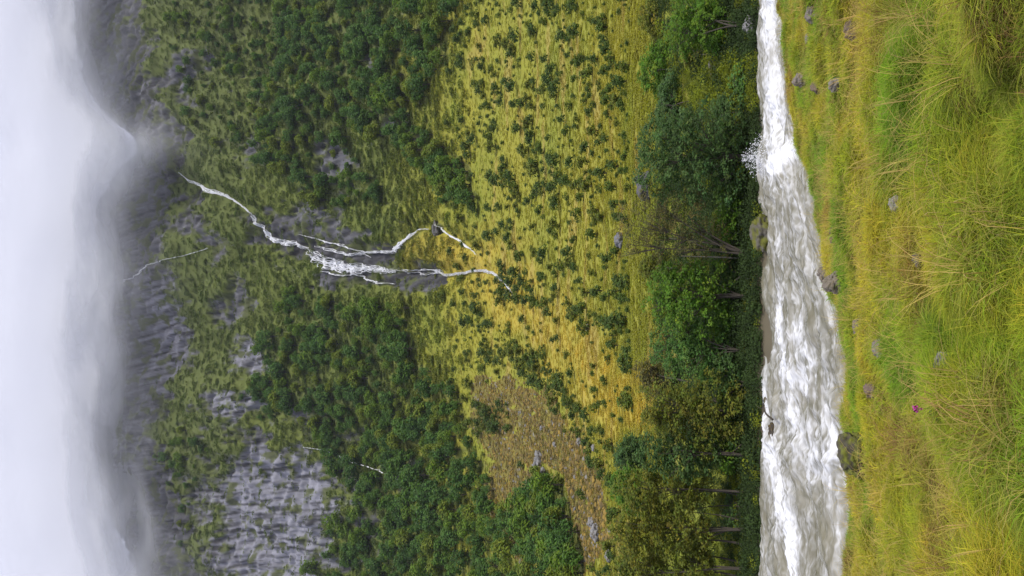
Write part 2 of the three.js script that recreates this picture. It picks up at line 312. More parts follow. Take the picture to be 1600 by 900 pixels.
function foamAt(x, z) {
  const v = acrossRiver(x, z) * 11, wx = fbm(x / 1.7, v / 1.2, 3.1, 3) * 1.5, wz = fbm(x / 1.5 + 9, v / 1.1, 6.2, 3) * 1.3;
  const base = foamBase(x + wx * 0.55, z + wz * 0.4);
  const a = 1 - Math.abs(noise((x + wx) / 1.9, (v + wz) / 0.55, 1.2)) * 3.2, b = 1 - Math.abs(noise((x + wx * 0.6) / 0.75, (v + wz) / 0.22, 5.4)) * 2.8, e = 1 - Math.abs(noise((x + wx * 0.5) / 0.28, (v + wz * 0.6) / 0.1, 7.4)) * 2.6, c = fbm(x / 0.35, v / 0.22, 8.8, 3);
  const long = 1 - Math.abs(noise((x + wx * 0.4) / 3.4, (v + wz * 0.5) / 0.28, 2.7)) * 2.6, threads = Math.max(a, b * 0.9, long * 0.95) * 0.42 + long * 0.16 + e * 0.24 + c * 0.6;
  const soft = smooth(-0.15, 1.1, threads + base * 0.75), crest = smooth(0.6 - 0.6 * base, 1.15 - 0.5 * base, threads);
  const trough = smooth(-0.02, 0.32, noise((x + wx) / 2.6, (v + wz * 0.6) / 1.2, 11.5)) * (1 - clamp(base) * 0.55);
  return (1 - 0.62 * trough) * clamp(soft * 0.3 + crest * (0.34 + 0.36 * base) + base * 0.14 - 0.1);
}
function waterHeight(x, z, foam) {
  const v = acrossRiver(x, z) * 11;
  let h = fbm(x / 2.6 + fbm(x / 3, v / 3, 2, 2), v / 1.5, 4.4, 4) * 0.85 + foam * 0.07 + foam * fbm(x / 0.3, z / 0.3, 3, 3) * 0.22 + noise(x / 0.45, v / 0.3, 9) * 0.045;
  const splash = onSplash; h += 0.35 * Math.exp(-(((x - splash.x) / 0.8) ** 2 + ((z - splash.z) / 1.1) ** 2));
  return h * smooth(-0.02, 0.06, acrossRiver(x, z)) * smooth(1.12, 0.95, acrossRiver(x, z)) + smooth(2, 14, x) * 0.18;
}
const onSplash = onPlane(1203, 246, 0);
{
  const W = 2048, H = 1024, X0 = -20, Z0 = -36, SX = 40, SZ = 22, data = new Uint8Array(W * H * 4), rough = new Uint8Array(W * H * 4);
  for (let j = 0; j < H; j++) for (let i = 0; i < W; i++) {
    const x = X0 + (i + 0.5) / W * SX, z = Z0 + (j + 0.5) / H * SZ, f = foamAt(x, z), v = acrossRiver(x, z), n = noise(x / 3, v * 5, 3) + noise(x / 0.8, v * 20, 6) * 0.5;
    const silt = mixc([0.13, 0.12, 0.072], [0.27, 0.25, 0.18], clamp(0.45 + n * 0.8 + f * 0.4)), c = mixc(silt, [0.83, 0.84, 0.85], f), o = (j * W + i) * 4;
    for (let k = 0; k < 3; k++) data[o + k] = 255 * (c[k] <= 0.0031308 ? 12.92 * c[k] : 1.055 * Math.pow(c[k], 1 / 2.4) - 0.055);
    data[o + 3] = 255; rough[o] = rough[o + 1] = rough[o + 2] = 255 * lerp(0.16, 0.75, f); rough[o + 3] = 255;
  }
  const tex = (d, srgb) => { const t = new THREE.DataTexture(d, W, H); t.wrapS = t.wrapT = THREE.MirroredRepeatWrapping; t.magFilter = THREE.LinearFilter; if (srgb) t.colorSpace = THREE.SRGBColorSpace; t.needsUpdate = true; return t; };
  const xs = [], zs = [];
  for (let x = -64; x < -18; x += 0.6) xs.push(x);
  for (let x = -18; x < 18; x += 0.055) xs.push(x);
  for (let x = 18; x <= 64; x += 0.6) xs.push(x);
  for (let z = -36; z <= -15; z += 0.1) zs.push(z);
  const pos = new Float32Array(xs.length * zs.length * 3), uv = new Float32Array(xs.length * zs.length * 2);
  let k = 0;
  for (const z of zs) for (const x of xs) { pos.set([x, waterHeight(x, z, foamAt(x, z)), z], k * 3); uv.set([(x - X0) / SX, (z - Z0) / SZ], k * 2); k++; }
  const m = new THREE.MeshPhysicalMaterial({ map: tex(data, true), roughnessMap: tex(rough, false), roughness: 1, metalness: 0, ior: 1.33 });
  tag(add(new THREE.Mesh(geometry(pos, gridIndex(xs.length, zs.length, true), null, 3, uv), m), 'river'), 'silty white river rushing in foaming rapids', null, null, 'structure');
}

// ---------------------------------------------------------------- leaves, trunks, stones
function leafGeometry(leaves, colours) { // leaves: [x, y, z, size, nx, ny, nz, turn]; each a pointed, slightly folded blade of four corners
  const n = leaves.length, pos = new Float32Array(n * 12), col = new Float32Array(n * 12), idx = new Uint32Array(n * 6), nor = new THREE.Vector3(), t = new THREE.Vector3(), b = new THREE.Vector3();
  leaves.forEach(([x, y, z, s, nx, ny, nz, turn], i) => {
    nor.set(nx, ny, nz).normalize();
    t.set(Math.cos(turn), 0.3 * Math.sin(turn * 3), Math.sin(turn)).addScaledVector(nor, -t.dot(nor)).normalize(); b.crossVectors(nor, t);
    const w = 0.33 * s, l = 0.6 * s, f = 0.12 * s, o = i * 12, c = colours[i];
    pos.set([x - t.x * l, y - t.y * l, z - t.z * l, x + b.x * w + nor.x * f, y + b.y * w + nor.y * f, z + b.z * w + nor.z * f, x - b.x * w + nor.x * f, y - b.y * w + nor.y * f, z - b.z * w + nor.z * f, x + t.x * l, y + t.y * l, z + t.z * l], o);
    for (let k = 0; k < 4; k++) col.set(c, o + k * 3);
    idx.set([i * 4, i * 4 + 1, i * 4 + 2, i * 4 + 2, i * 4 + 1, i * 4 + 3], i * 6);
  });
  return geometry(pos, idx, col);
}
function limb(points, r0, r1, sides = 6) { // a tapered, slightly crooked tube
  const curve = new THREE.CatmullRomCurve3(points.map((p) => new THREE.Vector3(...p))), n = Math.max(4, points.length * 3), fr = curve.computeFrenetFrames(n), pos = [], idx = [];
  for (let j = 0; j <= n; j++) {
    const p = curve.getPoint(j / n), r = lerp(r0, r1, j / n);
    for (let i = 0; i < sides; i++) { const a = i / sides * 2 * Math.PI, c = Math.cos(a) * r, s = Math.sin(a) * r, N = fr.normals[j], B = fr.binormals[j]; pos.push(p.x + N.x * c + B.x * s, p.y + N.y * c + B.y * s, p.z + N.z * c + B.z * s); }
  }
  for (let j = 0; j < n; j++) for (let i = 0; i < sides; i++) { const a = j * sides + i, b = j * sides + (i + 1) % sides; idx.push(a, b, a + sides, b, b + sides, a + sides); }
  return geometry(pos, idx);
}
const leafMatter = new THREE.MeshPhysicalMaterial({ color: 0xffffff, vertexColors: true, roughness: 0.8, transmission: 0.5, thickness: 0, specularIntensity: 0.22 });

const barkDark = matte({ color: new THREE.Color(0.07, 0.058, 0.045) }), barkPale = matte({ color: new THREE.Color(0.3, 0.27, 0.23) });
const LEAF = 1.3; // a leaf's colour counts what it reflects and what it lets through
function vary(r, c, k = 0.3, yellow = 0.12) { const v = 1 + (r() - 0.5) * 2 * k, y = r() < yellow ? 1.25 : 1; return [c[0] * v * y * (0.9 + r() * 0.25), c[1] * v * (y > 1 ? 1.08 : 1), c[2] * v * (0.85 + r() * 0.3)]; }
function stoneGeometry(seed, flat = 0.7, rough = 0.35, detail = 3) {
  let g = new THREE.IcosahedronGeometry(1, detail); g.deleteAttribute('uv'); g.deleteAttribute('normal'); g = mergeVertices(g, 1e-4);
  const p = g.attributes.position, v = new THREE.Vector3();
  for (let i = 0; i < p.count; i++) {
    v.fromBufferAttribute(p, i).normalize();
    const f = 1 + rough * (fbm(v.x * 1.3 + seed * 7.1, v.y * 1.3, v.z * 1.3 + seed, 5) * 1.6 - Math.max(0, ridged(v.x * 2 + seed, v.y * 2, v.z * 2, 4)) * 0.35), q = 0.86 + 0.14 * Math.max(Math.abs(v.x), Math.abs(v.y), Math.abs(v.z));
    p.setXYZ(i, v.x * f / q, v.y * f * flat / q, v.z * f / q);
  }
  g.computeVertexNormals();
  return g;
}
function mossy(g, stone, moss, amount, seed) { // lichen and moss in patches
  const p = g.attributes.position, col = new Float32Array(p.count * 3);
  for (let i = 0; i < p.count; i++) {
    const x = p.getX(i), y = p.getY(i), z = p.getZ(i), n = fbm(x * 2 + seed, y * 2, z * 2, 4), k = smooth(-0.1, 0.15, n + amount - 0.5), j = 1 + fbm(x * 7, y * 7, z * 7 + seed, 3) * 0.9;
    const c = mixc(stone, moss, k); col.set([c[0] * j, c[1] * j, c[2] * j], i * 3);
  }
  g.setAttribute('color', new THREE.BufferAttribute(col, 3));
  return g;
}

// ---------------------------------------------------------------- the trees along the far shore; crowns: [X, Y, half height, half width] in the photograph's pixels
function shoreTree(o) {
  const r = rng(o.seed), D = o.D, base = hillPoint(...o.base);
  const root = new THREE.Group(); root.position.copy(base);
  const px = D / FOCAL * 1.02;
  const lobes = o.lobes.map(([X, Y, rx, ry]) => { const p = point(X, Y, D + (r() - 0.5) * ry * px * 1.3).sub(base); return { p, ry: rx * px * 1.1, rx: ry * px * 1.1, rz: ry * px * 1.1 }; });
  const leaves = [], cols = [];
  const total = lobes.reduce((s, l) => s + l.rx * l.ry, 0);
  for (const l of lobes) {
    const clumps = Math.round(o.clumps * l.rx * l.ry / total);
    for (let c = 0; c < clumps; c++) {
      const a = r() * 2 * Math.PI, u = r() * 2 - 1, q = Math.sqrt(1 - u * u), rad = 0.45 + 0.6 * Math.pow(r(), 0.6) * (0.85 + 0.5 * noise(Math.cos(a) * q * 2 + l.p.x, u * 2 + l.p.y, Math.sin(a) * q * 2));
      const cx = l.p.x + Math.cos(a) * q * rad * l.rx, cy = l.p.y + u * rad * l.ry, cz = l.p.z + Math.sin(a) * q * rad * l.rz, size = o.spread * (0.6 + r() * 0.9), tone = vary(r, o.colour, 0.22, o.yellow ?? 0.08);
      if (cy < 0.25) continue;
      const m = Math.round(o.leaves * (0.6 + r() * 0.8)), dir = r() * 6.3;
      for (let k = 0; k < m; k++) {
        const t = r() * 2 - 1; // leaves sit along a drooping spray
        leaves.push([cx + Math.cos(dir) * t * size + (r() - 0.5) * size * 0.7, cy - t * t * size * 0.4 + (r() - 0.5) * size * 0.6, cz + Math.sin(dir) * t * size + (r() - 0.5) * size * 0.7, o.leaf * (0.7 + r() * 0.6), (r() - 0.5) * 1.4, 0.5 + r() * 0.8, (r() - 0.25) * 1.4, r() * 6.3]);
        cols.push(vary(r, tone, 0.2, 0.03).map((x) => x * LEAF));
      }
    }
  }
  const wood = [], stems = o.stems ?? [];
  for (const s of stems) { // each stem a path in photograph pixels from the ground upwards
    const pts = s.path.map(([X, Y], i) => { const p = point(X, Y, D + (i ? (r() - 0.5) * 0.3 : 0)).sub(base); return i ? p.toArray() : [p.x, Math.min(p.y, 0) - 0.15, p.z * 0 + (r() - 0.5) * 0.1]; });
    wood.push([limb(pts, s.r, s.r * 0.35, 7), s.pale]);
  }
  const main = lobes.reduce((s, l) => s.add(l.p), new THREE.Vector3()).divideScalar(lobes.length);
  for (const l of lobes) {
    const from = new THREE.Vector3(main.x * 0.25 + (r() - 0.5) * 0.2, Math.max(0.2, l.p.y * 0.3), main.z * 0.25), mid = from.clone().lerp(l.p, 0.55).add(new THREE.Vector3((r() - 0.5) * 0.4, 0.2, (r() - 0.5) * 0.4));
    wood.push([limb([[ (r() - 0.5) * 0.12, -0.15, (r() - 0.5) * 0.12], from.toArray(), mid.toArray(), l.p.toArray()], o.trunk * (0.6 + r() * 0.5), 0.012, 6), false]);
    for (let k = 0; k < 5; k++) { const e = l.p.clone().add(new THREE.Vector3((r() - 0.5) * 1.6 * l.rx, (r() - 0.2) * l.ry, (r() - 0.5) * 1.6 * l.rz)); wood.push([limb([mid.toArray(), mid.clone().lerp(e, 0.5).add(new THREE.Vector3(0, 0.12, 0)).toArray(), e.toArray()], 0.022, 0.006, 5), false]); }
  }
  const strip = (g) => g;
  const trunk = new THREE.Mesh(mergeGeometries(wood.filter((w) => !w[1]).map((w) => strip(w[0]))), barkDark); trunk.name = 'trunk'; root.add(trunk);
  for (const w of wood.filter((x) => x[1])) { const m = new THREE.Mesh(w[0], barkPale); m.name = 'stem'; m.userData.label = 'bare pale grey stem'; root.add(m); }
  const crown = new THREE.Mesh(leafGeometry(leaves, cols), leafMatter); crown.name = 'crown'; root.add(crown);
  tag(add(root, o.name ?? 'shore_tree'), o.label, o.category ?? 'tree', o.group ?? 'trees and shrubs along the far shore');
}
const green = { deep: [0.075, 0.145, 0.036], alder: [0.105, 0.21, 0.018], fresh: [0.1, 0.205, 0.04], olive: [0.15, 0.18, 0.022], brown: [0.12, 0.12, 0.034], light: [0.09, 0.14, 0.022] };
const common = { leaf: 0.12, spread: 0.34, leaves: 26, trunk: 0.06 };
const trees = [
  { seed: 1, D: 35.6, base: [1172, 245], colour: green.deep, clumps: 640, label: 'biggest dense dark green tree overhanging the water beside the splash', lobes: [[1055, 240, 58, 62], [1098, 205, 52, 42], [1108, 275, 58, 46], [1150, 235, 36, 60], [1030, 215, 32, 38], [1140, 292, 36, 28], [1018, 265, 28, 36], [1150, 188, 28, 30]] },
  { seed: 2, D: 36.2, base: [1172, 398], colour: green.brown, clumps: 300, leaves: 20, leaf: 0.095, label: 'thin-leaved olive brown tree with two bare pale stems above mossy boulder', lobes: [[1000, 345, 42, 36], [1045, 370, 50, 42], [1030, 318, 42, 30], [1082, 342, 46, 42], [1062, 402, 40, 25], [985, 382, 26, 24], [1112, 378, 36, 28]], stems: [{ path: [[1188, 398], [1168, 404], [1130, 402], [1065, 400]], r: 0.06, pale: true }, { path: [[1178, 396], [1152, 388], [1100, 379], [1045, 372]], r: 0.045, pale: true }] },
  { seed: 3, D: 37, base: [1168, 462], colour: green.alder, clumps: 460, label: 'bright green leafy tree right next to the pale-stemmed tree', yellow: 0.14, lobes: [[1042, 440, 34, 30], [1072, 450, 48, 40], [1112, 440, 48, 36], [1085, 492, 52, 40], [1128, 482, 40, 42], [1030, 475, 28, 25]] },
  { seed: 4, D: 37.6, base: [1166, 548], colour: green.fresh, clumps: 400, label: 'round bluish green tree in the middle of the far shore', yellow: 0.1, lobes: [[1050, 540, 40, 32], [1080, 562, 42, 38], [1110, 530, 42, 36], [1128, 572, 34, 32], [1062, 510, 28, 20]] },
  { seed: 5, D: 36.4, base: [1168, 640], colour: green.olive, clumps: 480, label: 'wide olive green tree left of the bluish green tree', yellow: 0.14, lobes: [[1040, 630, 42, 35], [1070, 652, 52, 42], [1110, 620, 46, 38], [1112, 672, 42, 38], [1140, 640, 32, 42], [1020, 657, 24, 24]] },
  { seed: 6, D: 36.8, base: [1168, 712], colour: green.deep, clumps: 280, label: 'narrow dark tree with upright stems between two olive trees', lobes: [[1024, 708, 34, 26], [1062, 716, 44, 28], [1100, 710, 38, 28], [1128, 698, 28, 22]], stems: [{ path: [[1172, 716], [1140, 720], [1095, 722]], r: 0.05 }, { path: [[1172, 704], [1140, 700], [1100, 692]], r: 0.04 }] },
  { seed: 7, D: 37.4, base: [1166, 768], colour: green.olive, clumps: 270, label: 'olive birch with thin stems, second from the photo’s lower edge', lobes: [[1000, 765, 36, 30], [1040, 772, 42, 34], [1078, 760, 34, 32]], stems: [{ path: [[1172, 770], [1130, 768], [1080, 764]], r: 0.055 }, { path: [[1172, 782], [1130, 790], [1080, 796]], r: 0.04 }], yellow: 0.15 },
  { seed: 8, D: 36.6, base: [1166, 828], colour: green.olive, clumps: 320, label: 'tall olive birch showing straight dark trunks before bright meadow', lobes: [[985, 825, 32, 30], [1020, 830, 46, 34], [1064, 830, 40, 34], [1092, 842, 22, 28]], stems: [{ path: [[1174, 846], [1130, 845], [1080, 843]], r: 0.065 }, { path: [[1172, 826], [1130, 824], [1070, 828]], r: 0.045 }, { path: [[1172, 812], [1130, 806], [1080, 800]], r: 0.04 }], yellow: 0.16 },
  { seed: 9, D: 37, base: [1168, 888], colour: green.olive, clumps: 300, label: 'olive tree with dark trunk cut by the photo’s lower edge', lobes: [[992, 890, 36, 34], [1040, 892, 50, 36], [1080, 884, 32, 30]], stems: [{ path: [[1174, 874], [1130, 872], [1090, 868]], r: 0.06 }, { path: [[1172, 892], [1120, 894], [1080, 896]], r: 0.05 }], yellow: 0.14 },
  { seed: 10, D: 38, base: [1166, 38], colour: green.alder, clumps: 420, label: 'leafy green tree with yellow leaves above the grey shore boulder', yellow: 0.2, lobes: [[1108, 40, 44, 36], [1080, 18, 34, 30], [1140, 58, 32, 26], [1064, 58, 30, 28], [1140, 20, 28, 26]] },
  { seed: 11, D: 54, base: [1056, 28], colour: green.olive, clumps: 260, label: 'olive shrub tree higher up behind the yellow-leaved tree', lobes: [[1030, 25, 30, 30], [1042, 52, 24, 22]], leaf: 0.16, spread: 0.42 },
  { seed: 12, D: 52, base: [1056, 112], colour: green.alder, clumps: 260, label: 'rounded dark green shrub at meadow edge above the grassy gap', lobes: [[1028, 108, 30, 34], [1042, 84, 22, 22]], leaf: 0.16, spread: 0.42 },
  { seed: 13, D: 48, base: [1080, 160], colour: green.deep, clumps: 240, label: 'dark shrub with grey twigs just above the biggest tree', lobes: [[1055, 150, 26, 34], [1046, 176, 22, 18]], leaf: 0.15, spread: 0.4 },
  { seed: 14, D: 36, base: [1180, 138], colour: green.fresh, clumps: 150, label: 'low bright green shrub on the shore of the grassy gap', lobes: [[1160, 132, 18, 24], [1168, 108, 12, 14]] },
  { seed: 15, D: 37.4, base: [1170, 172], colour: green.deep, clumps: 170, label: 'low dark shrub leaning out from the right side of the biggest tree', lobes: [[1140, 168, 22, 18], [1160, 180, 18, 16]] },
  { seed: 16, D: 43, base: [1110, 84], colour: green.olive, clumps: 170, label: 'small olive shrub beside the grassy gap', lobes: [[1090, 82, 24, 20]], leaf: 0.14 },
  { seed: 17, D: 47, base: [1080, 598], colour: green.brown, clumps: 200, label: 'brownish twiggy shrub behind the round bluish green tree', lobes: [[1030, 598, 30, 28], [1012, 580, 20, 18]], leaf: 0.13, leaves: 18 },
  { seed: 18, D: 60, base: [1010, 716], colour: green.deep, clumps: 200, label: 'dark round bush on the meadow above the narrow dark tree', lobes: [[985, 712, 24, 26]], leaf: 0.18, spread: 0.45 },
  { seed: 19, D: 58, base: [1018, 760], colour: green.alder, clumps: 200, label: 'green bush on the meadow above the second olive birch', lobes: [[978, 760, 24, 24], [990, 784, 20, 18]], leaf: 0.18, spread: 0.45 },
  { seed: 20, D: 50, base: [1062, 420], colour: green.olive, clumps: 140, label: 'small olive bush peeping out above the bright green leafy tree', lobes: [[1022, 418, 22, 18]], leaf: 0.14 },
  ...[[1148, 335, 'beneath the pale-stemmed tree'], [1150, 432, 'at the foot of the bright green leafy tree'], [1150, 512, 'between the bright green and bluish green trees'], [1148, 598, 'between the bluish green and wide olive trees'], [1150, 690, 'at the foot of the narrow dark tree'], [1158, 795, 'between the two olive birches']].map(([X, Y, where], i) => ({ seed: 40 + i, D: 36.2 + (i % 3) * 0.7, base: [1174, Y], colour: i % 2 ? green.deep : green.alder, clumps: 190, label: `low dark waterside shrub ${where}`, category: 'shrub', lobes: [[X, Y, 24, 30], [X - 14, Y + 22, 20, 22], [X - 8, Y - 24, 20, 22]] })),
];
for (const t of trees) shoreTree({ ...common, ...t });

// ---------------------------------------------------------------- hillside trees, bushes: one of each kind, then copies
function smallTree(seed, h, w, n, leaf, colour, low) {
  const r = rng(seed), leaves = [], cols = [], lobes = [];
  for (let k = 0; k < 9; k++) { const a = r() * 6.3, q = Math.sqrt(r()) * 0.62; lobes.push([Math.cos(a) * q * w, h * (low + (1 - low) * (0.25 + 0.62 * r()) * (1 - q * 0.35)), Math.sin(a) * q * w, w * (0.3 + r() * 0.24)]); }
  for (let i = 0; i < n; i++) {
    const l = lobes[Math.floor(r() * lobes.length)], a = r() * 6.3, u = r() * 2 - 1, q = Math.sqrt(1 - u * u), rad = l[3] * (0.55 + 0.5 * Math.sqrt(r()));
    leaves.push([l[0] + Math.cos(a) * q * rad, Math.max(0.03, l[1] + u * rad * 0.9), l[2] + Math.sin(a) * q * rad, leaf * (0.6 + r() * 0.8), Math.cos(a) * q * 0.8 + (r() - 0.5) * 0.8, u * 0.6 + 0.75 + (r() - 0.5) * 0.6, Math.sin(a) * q * 0.8 + (r() - 0.5) * 0.8, r() * 6.3]);
    cols.push(vary(r, colour, 0.28, 0.06).map((x) => x * LEAF));
  }
  const crown = leafGeometry(leaves, cols), stem = [];
  const s = w * 0.05 + 0.02;
  stem.push(limb([[0, -0.4, 0], [w * 0.06, h * 0.3, 0], [0, h * 0.72, 0]], s, s * 0.3, 5));
  for (const l of lobes.slice(0, 4)) stem.push(limb([[0, h * 0.08, 0], [l[0] * 0.5, l[1] * 0.6, l[2] * 0.5], [l[0], l[1], l[2]]], s * 0.5, s * 0.15, 4));
  return { crown, trunk: mergeGeometries(stem), h };
}
const birches = [0, 1, 2, 3, 4].map((k) => smallTree(300 + k, 7 + k * 0.4, 2.7 + (k % 3) * 0.35, 620, 0.62, [[0.1, 0.2, 0.024], [0.14, 0.235, 0.02], [0.07, 0.155, 0.026], [0.19, 0.25, 0.024], [0.1, 0.2, 0.036]][k], 0.12));
const bushes = [0, 1, 2, 3, 4].map((k) => smallTree(400 + k, 1.5 + k * 0.12, 0.85 + (k % 3) * 0.1, 260, 0.26, [[0.095, 0.15, 0.022], [0.12, 0.17, 0.022], [0.07, 0.125, 0.024], [0.15, 0.185, 0.024], [0.085, 0.14, 0.028]][k], 0.02));
function plant(kind, name, p, scale, turn, squash = 1) {
  const root = new THREE.Group(); root.position.copy(p); root.rotation.y = turn; root.scale.set(scale, scale * squash, scale);
  const trunk = new THREE.Mesh(kind.trunk, barkDark), crown = new THREE.Mesh(kind.crown, leafMatter); trunk.name = 'trunk'; crown.name = 'crown';
  root.add(trunk, crown);
  return add(root, name);
}
function instanced(name, geo, mat, items, label, tints) { // one mass that nobody could count
  const m = new THREE.InstancedMesh(geo, mat, items.length), o = new THREE.Object3D(), c = new THREE.Color();
  items.forEach(([p, s, turn, sy = 1, tx = 0, tz = 0], i) => { o.position.copy(p); o.rotation.set(tx, turn, tz); o.scale.set(s, s * sy, s); o.updateMatrix(); m.setMatrixAt(i, o.matrix); if (tints) m.setColorAt(i, c.setRGB(...tints[i])); });
  tag(add(m, name), label, null, null, 'stuff');
  return m;
}
{
  const r = rng(9), all = [];
  for (let k = 0; k < 22000; k++) {
    const X = 250 + r() * 680, Y = -160 + r() * 1220, w = woodiness(X, Y);
    if (r() > w * w) continue;
    const gap = (9 + 6 * r()) * (inside(woodClump, X, Y) ? 1.25 : 1);
    if (all.some((t) => Math.abs(t[0] - X) < gap * 0.62 && Math.abs(t[1] - Y) < gap)) continue;
    if (X < 620 && rockiness(X, Y) > 0.75 && r() < 0.75) continue;
    if (X > 400 && X < 800 && Y > 280 && Y < 470 && fallDistance(X, Y) < 16) continue;
    all.push([X, Y, inside(woodClump, X, Y)]);
  }
  all.sort((a, b) => b[0] - a[0]);
  const inFrame = all.filter(([X, Y]) => Y > 5 && Y < 895), single = new Set(inFrame.slice(0, 290)), rest = birches.map(() => []);
  for (const t of all) {
    const [X, Y, clump] = t, p = hillPoint(X, Y), k = Math.floor(r() * birches.length), near = smooth(640, 900, X), s = lerp(0.55 + Math.pow(r(), 1.5) * 0.85, 0.36 + r() * 0.4, near) * (X < 420 ? 0.75 : 1) * (clump ? 1.25 : 1);
    p.y -= 0.1;
    if (single.has(t)) {
      const o = plant(birches[k], 'hillside_tree', p, s, r() * 6.3, 0.85 + r() * 0.3);
      if (clump) { const what = `${['green', 'fresh green', 'dark green', 'yellowish green', 'bluish green'][k]} tree in the clump on the rust brown scree, ${X > 880 ? 'lower side' : X > 850 ? 'middle' : 'upper side'}`; tag(o, what, 'tree', what.replace('tree', 'trees')); }
      else {
        const size = s > 0.85 ? 'large' : s > 0.62 ? 'middle-sized' : 'small', tone = ['green', 'fresh green', 'dark green', 'yellowish green', 'bluish green'][k];
        const where = Y < 460 ? (Y < 110 ? 'at the photo’s upper edge in the right-hand wood' : Y < 220 ? 'at the lower edge of the right-hand wood' : 'in the tongue of wood right of the side waterfall') : Y < 560 ? 'in the wood just left of the lowest waterfall' : Y < 680 ? 'in the middle of the left-hand wood' : X > 740 ? 'on the slope between scree and left-hand wood' : 'in the left-hand wood below the pale slab';
        tag(o, `${size} ${tone} tree ${where}`, 'tree', `${size} ${tone} trees ${where}`);
      }
    } else rest[k].push([p, s, r() * 6.3, 0.85 + r() * 0.3]);
  }
  rest.forEach((items, k) => { if (items.length) { const g = mergeGeometries([birches[k].crown, (() => { const t = birches[k].trunk.clone(), n = t.attributes.position.count, c = new Float32Array(n * 3).fill(0.06); t.setAttribute('color', new THREE.BufferAttribute(c, 3)); return t; })()]); instanced('forest', g, leafMatter, items, 'distant birch wood covering the steep upper slope'); } });
  console.log('trees', all.length, rest.map((x) => x.length));
}
{ // bushes scattered over the meadow
  const r = rng(21), all = [];
  const band = [[748, 500], [775, 540], [815, 555], [855, 590], [895, 640], [930, 690], [945, 720]];
  const dens = (X, Y) => {
    if (screeness(X, Y) || (X > 990)) return X > 745 && X < 800 && Y > 630 && Y < 675 ? 0.9 : 0;
    const clump = noise(X / 34, Y / 30, 51);
    let d = clamp(0.12 + clump * 1.7 + noise(X / 12, Y / 12, 52) * 0.8) * smooth(690, 780, X) * smooth(430, 250, Y + (X - 850) * 0.35) * (Y < 330 ? 1 : 0.7);
    d = Math.max(d, 0.95 * smooth(26, 8, pathDistance(band, X, Y)));
    d = Math.max(d, 0.5 * smooth(26, 6, pathDistance([[800, 440], [870, 465], [915, 490], [985, 520], [1000, 560]], X, Y)));
    d = Math.max(d, 0.06 * smooth(690, 740, X));
    return d;
  };
  for (let k = 0; k < 26000; k++) {
    const X = 690 + r() * 320, Y = -60 + r() * 1010;
    if (r() > dens(X, Y)) continue;
    const gap = 4 + 6 * r();
    if (all.some((t) => Math.abs(t[0] - X) < gap && Math.abs(t[1] - Y) < gap * 1.1)) continue;
    all.push([X, Y]);
  }
  all.sort((a, b) => b[0] - a[0]);
  const seen = all.filter(([, Y]) => Y > 2 && Y < 898), single = new Set(seen.slice(0, 298)), rest = bushes.map(() => []);
  for (const t of all) {
    const [X, Y] = t, p = hillPoint(X, Y), k = Math.floor(r() * bushes.length), d = -p.z, s = (0.36 + Math.pow(r(), 2) * 1.3) * clamp(d / 140, 0.6, 1.3);
    p.y -= 0.06;
    if (single.has(t)) {
      const o = plant(bushes[k], 'meadow_bush', p, s, r() * 6.3, 0.8 + r() * 0.5);
      const big = s > 0.95 ? 'larger' : s > 0.7 ? 'small' : 'tiny';
      if (pathDistance(band, X, Y) < 30) { const w = X > 900 ? 'the lowest end' : X > 830 ? 'the middle' : 'the upper end'; tag(o, `${big} dark bush at ${w} of the hedge-like line along the scree`, 'bush', `${big} bushes at ${w} of the line along the scree`); }
      else if (Y < 330) {
        const size = s > 0.95 ? 'larger' : s > 0.7 ? 'small' : 'tiny', where = X > 930 ? 'near the shore trees' : X > 830 ? 'halfway up' : 'high up below the wood', side = Y < 110 ? 'close to the photo’s upper edge' : Y < 220 ? 'on the middle of the right-hand meadow' : 'on the meadow nearest the waterfall';
        tag(o, `${size} dark bush ${where} ${side}`, 'bush', `${size} bushes ${where} ${side}`);
      }
      else { const w = Y > 640 ? 'beside the brown scree' : X > 920 ? 'just above the shore trees' : X > 820 ? 'on the middle of the golden grass' : 'near the foot of the falls', q = Y < 430 ? ', right-hand side' : Y < 540 ? ', centre' : ', left-hand side'; tag(o, `${big} lone bush ${w}${q}`, 'bush', `${big} lone bushes ${w}${q}`); }
    } else rest[k].push([p, s, r() * 6.3]);
  }
  rest.forEach((items, k) => { if (items.length) instanced('scrub', bushes[k].crown, leafMatter, items, 'far small bushes higher on the meadow'); });
  console.log('bushes', all.length);
}
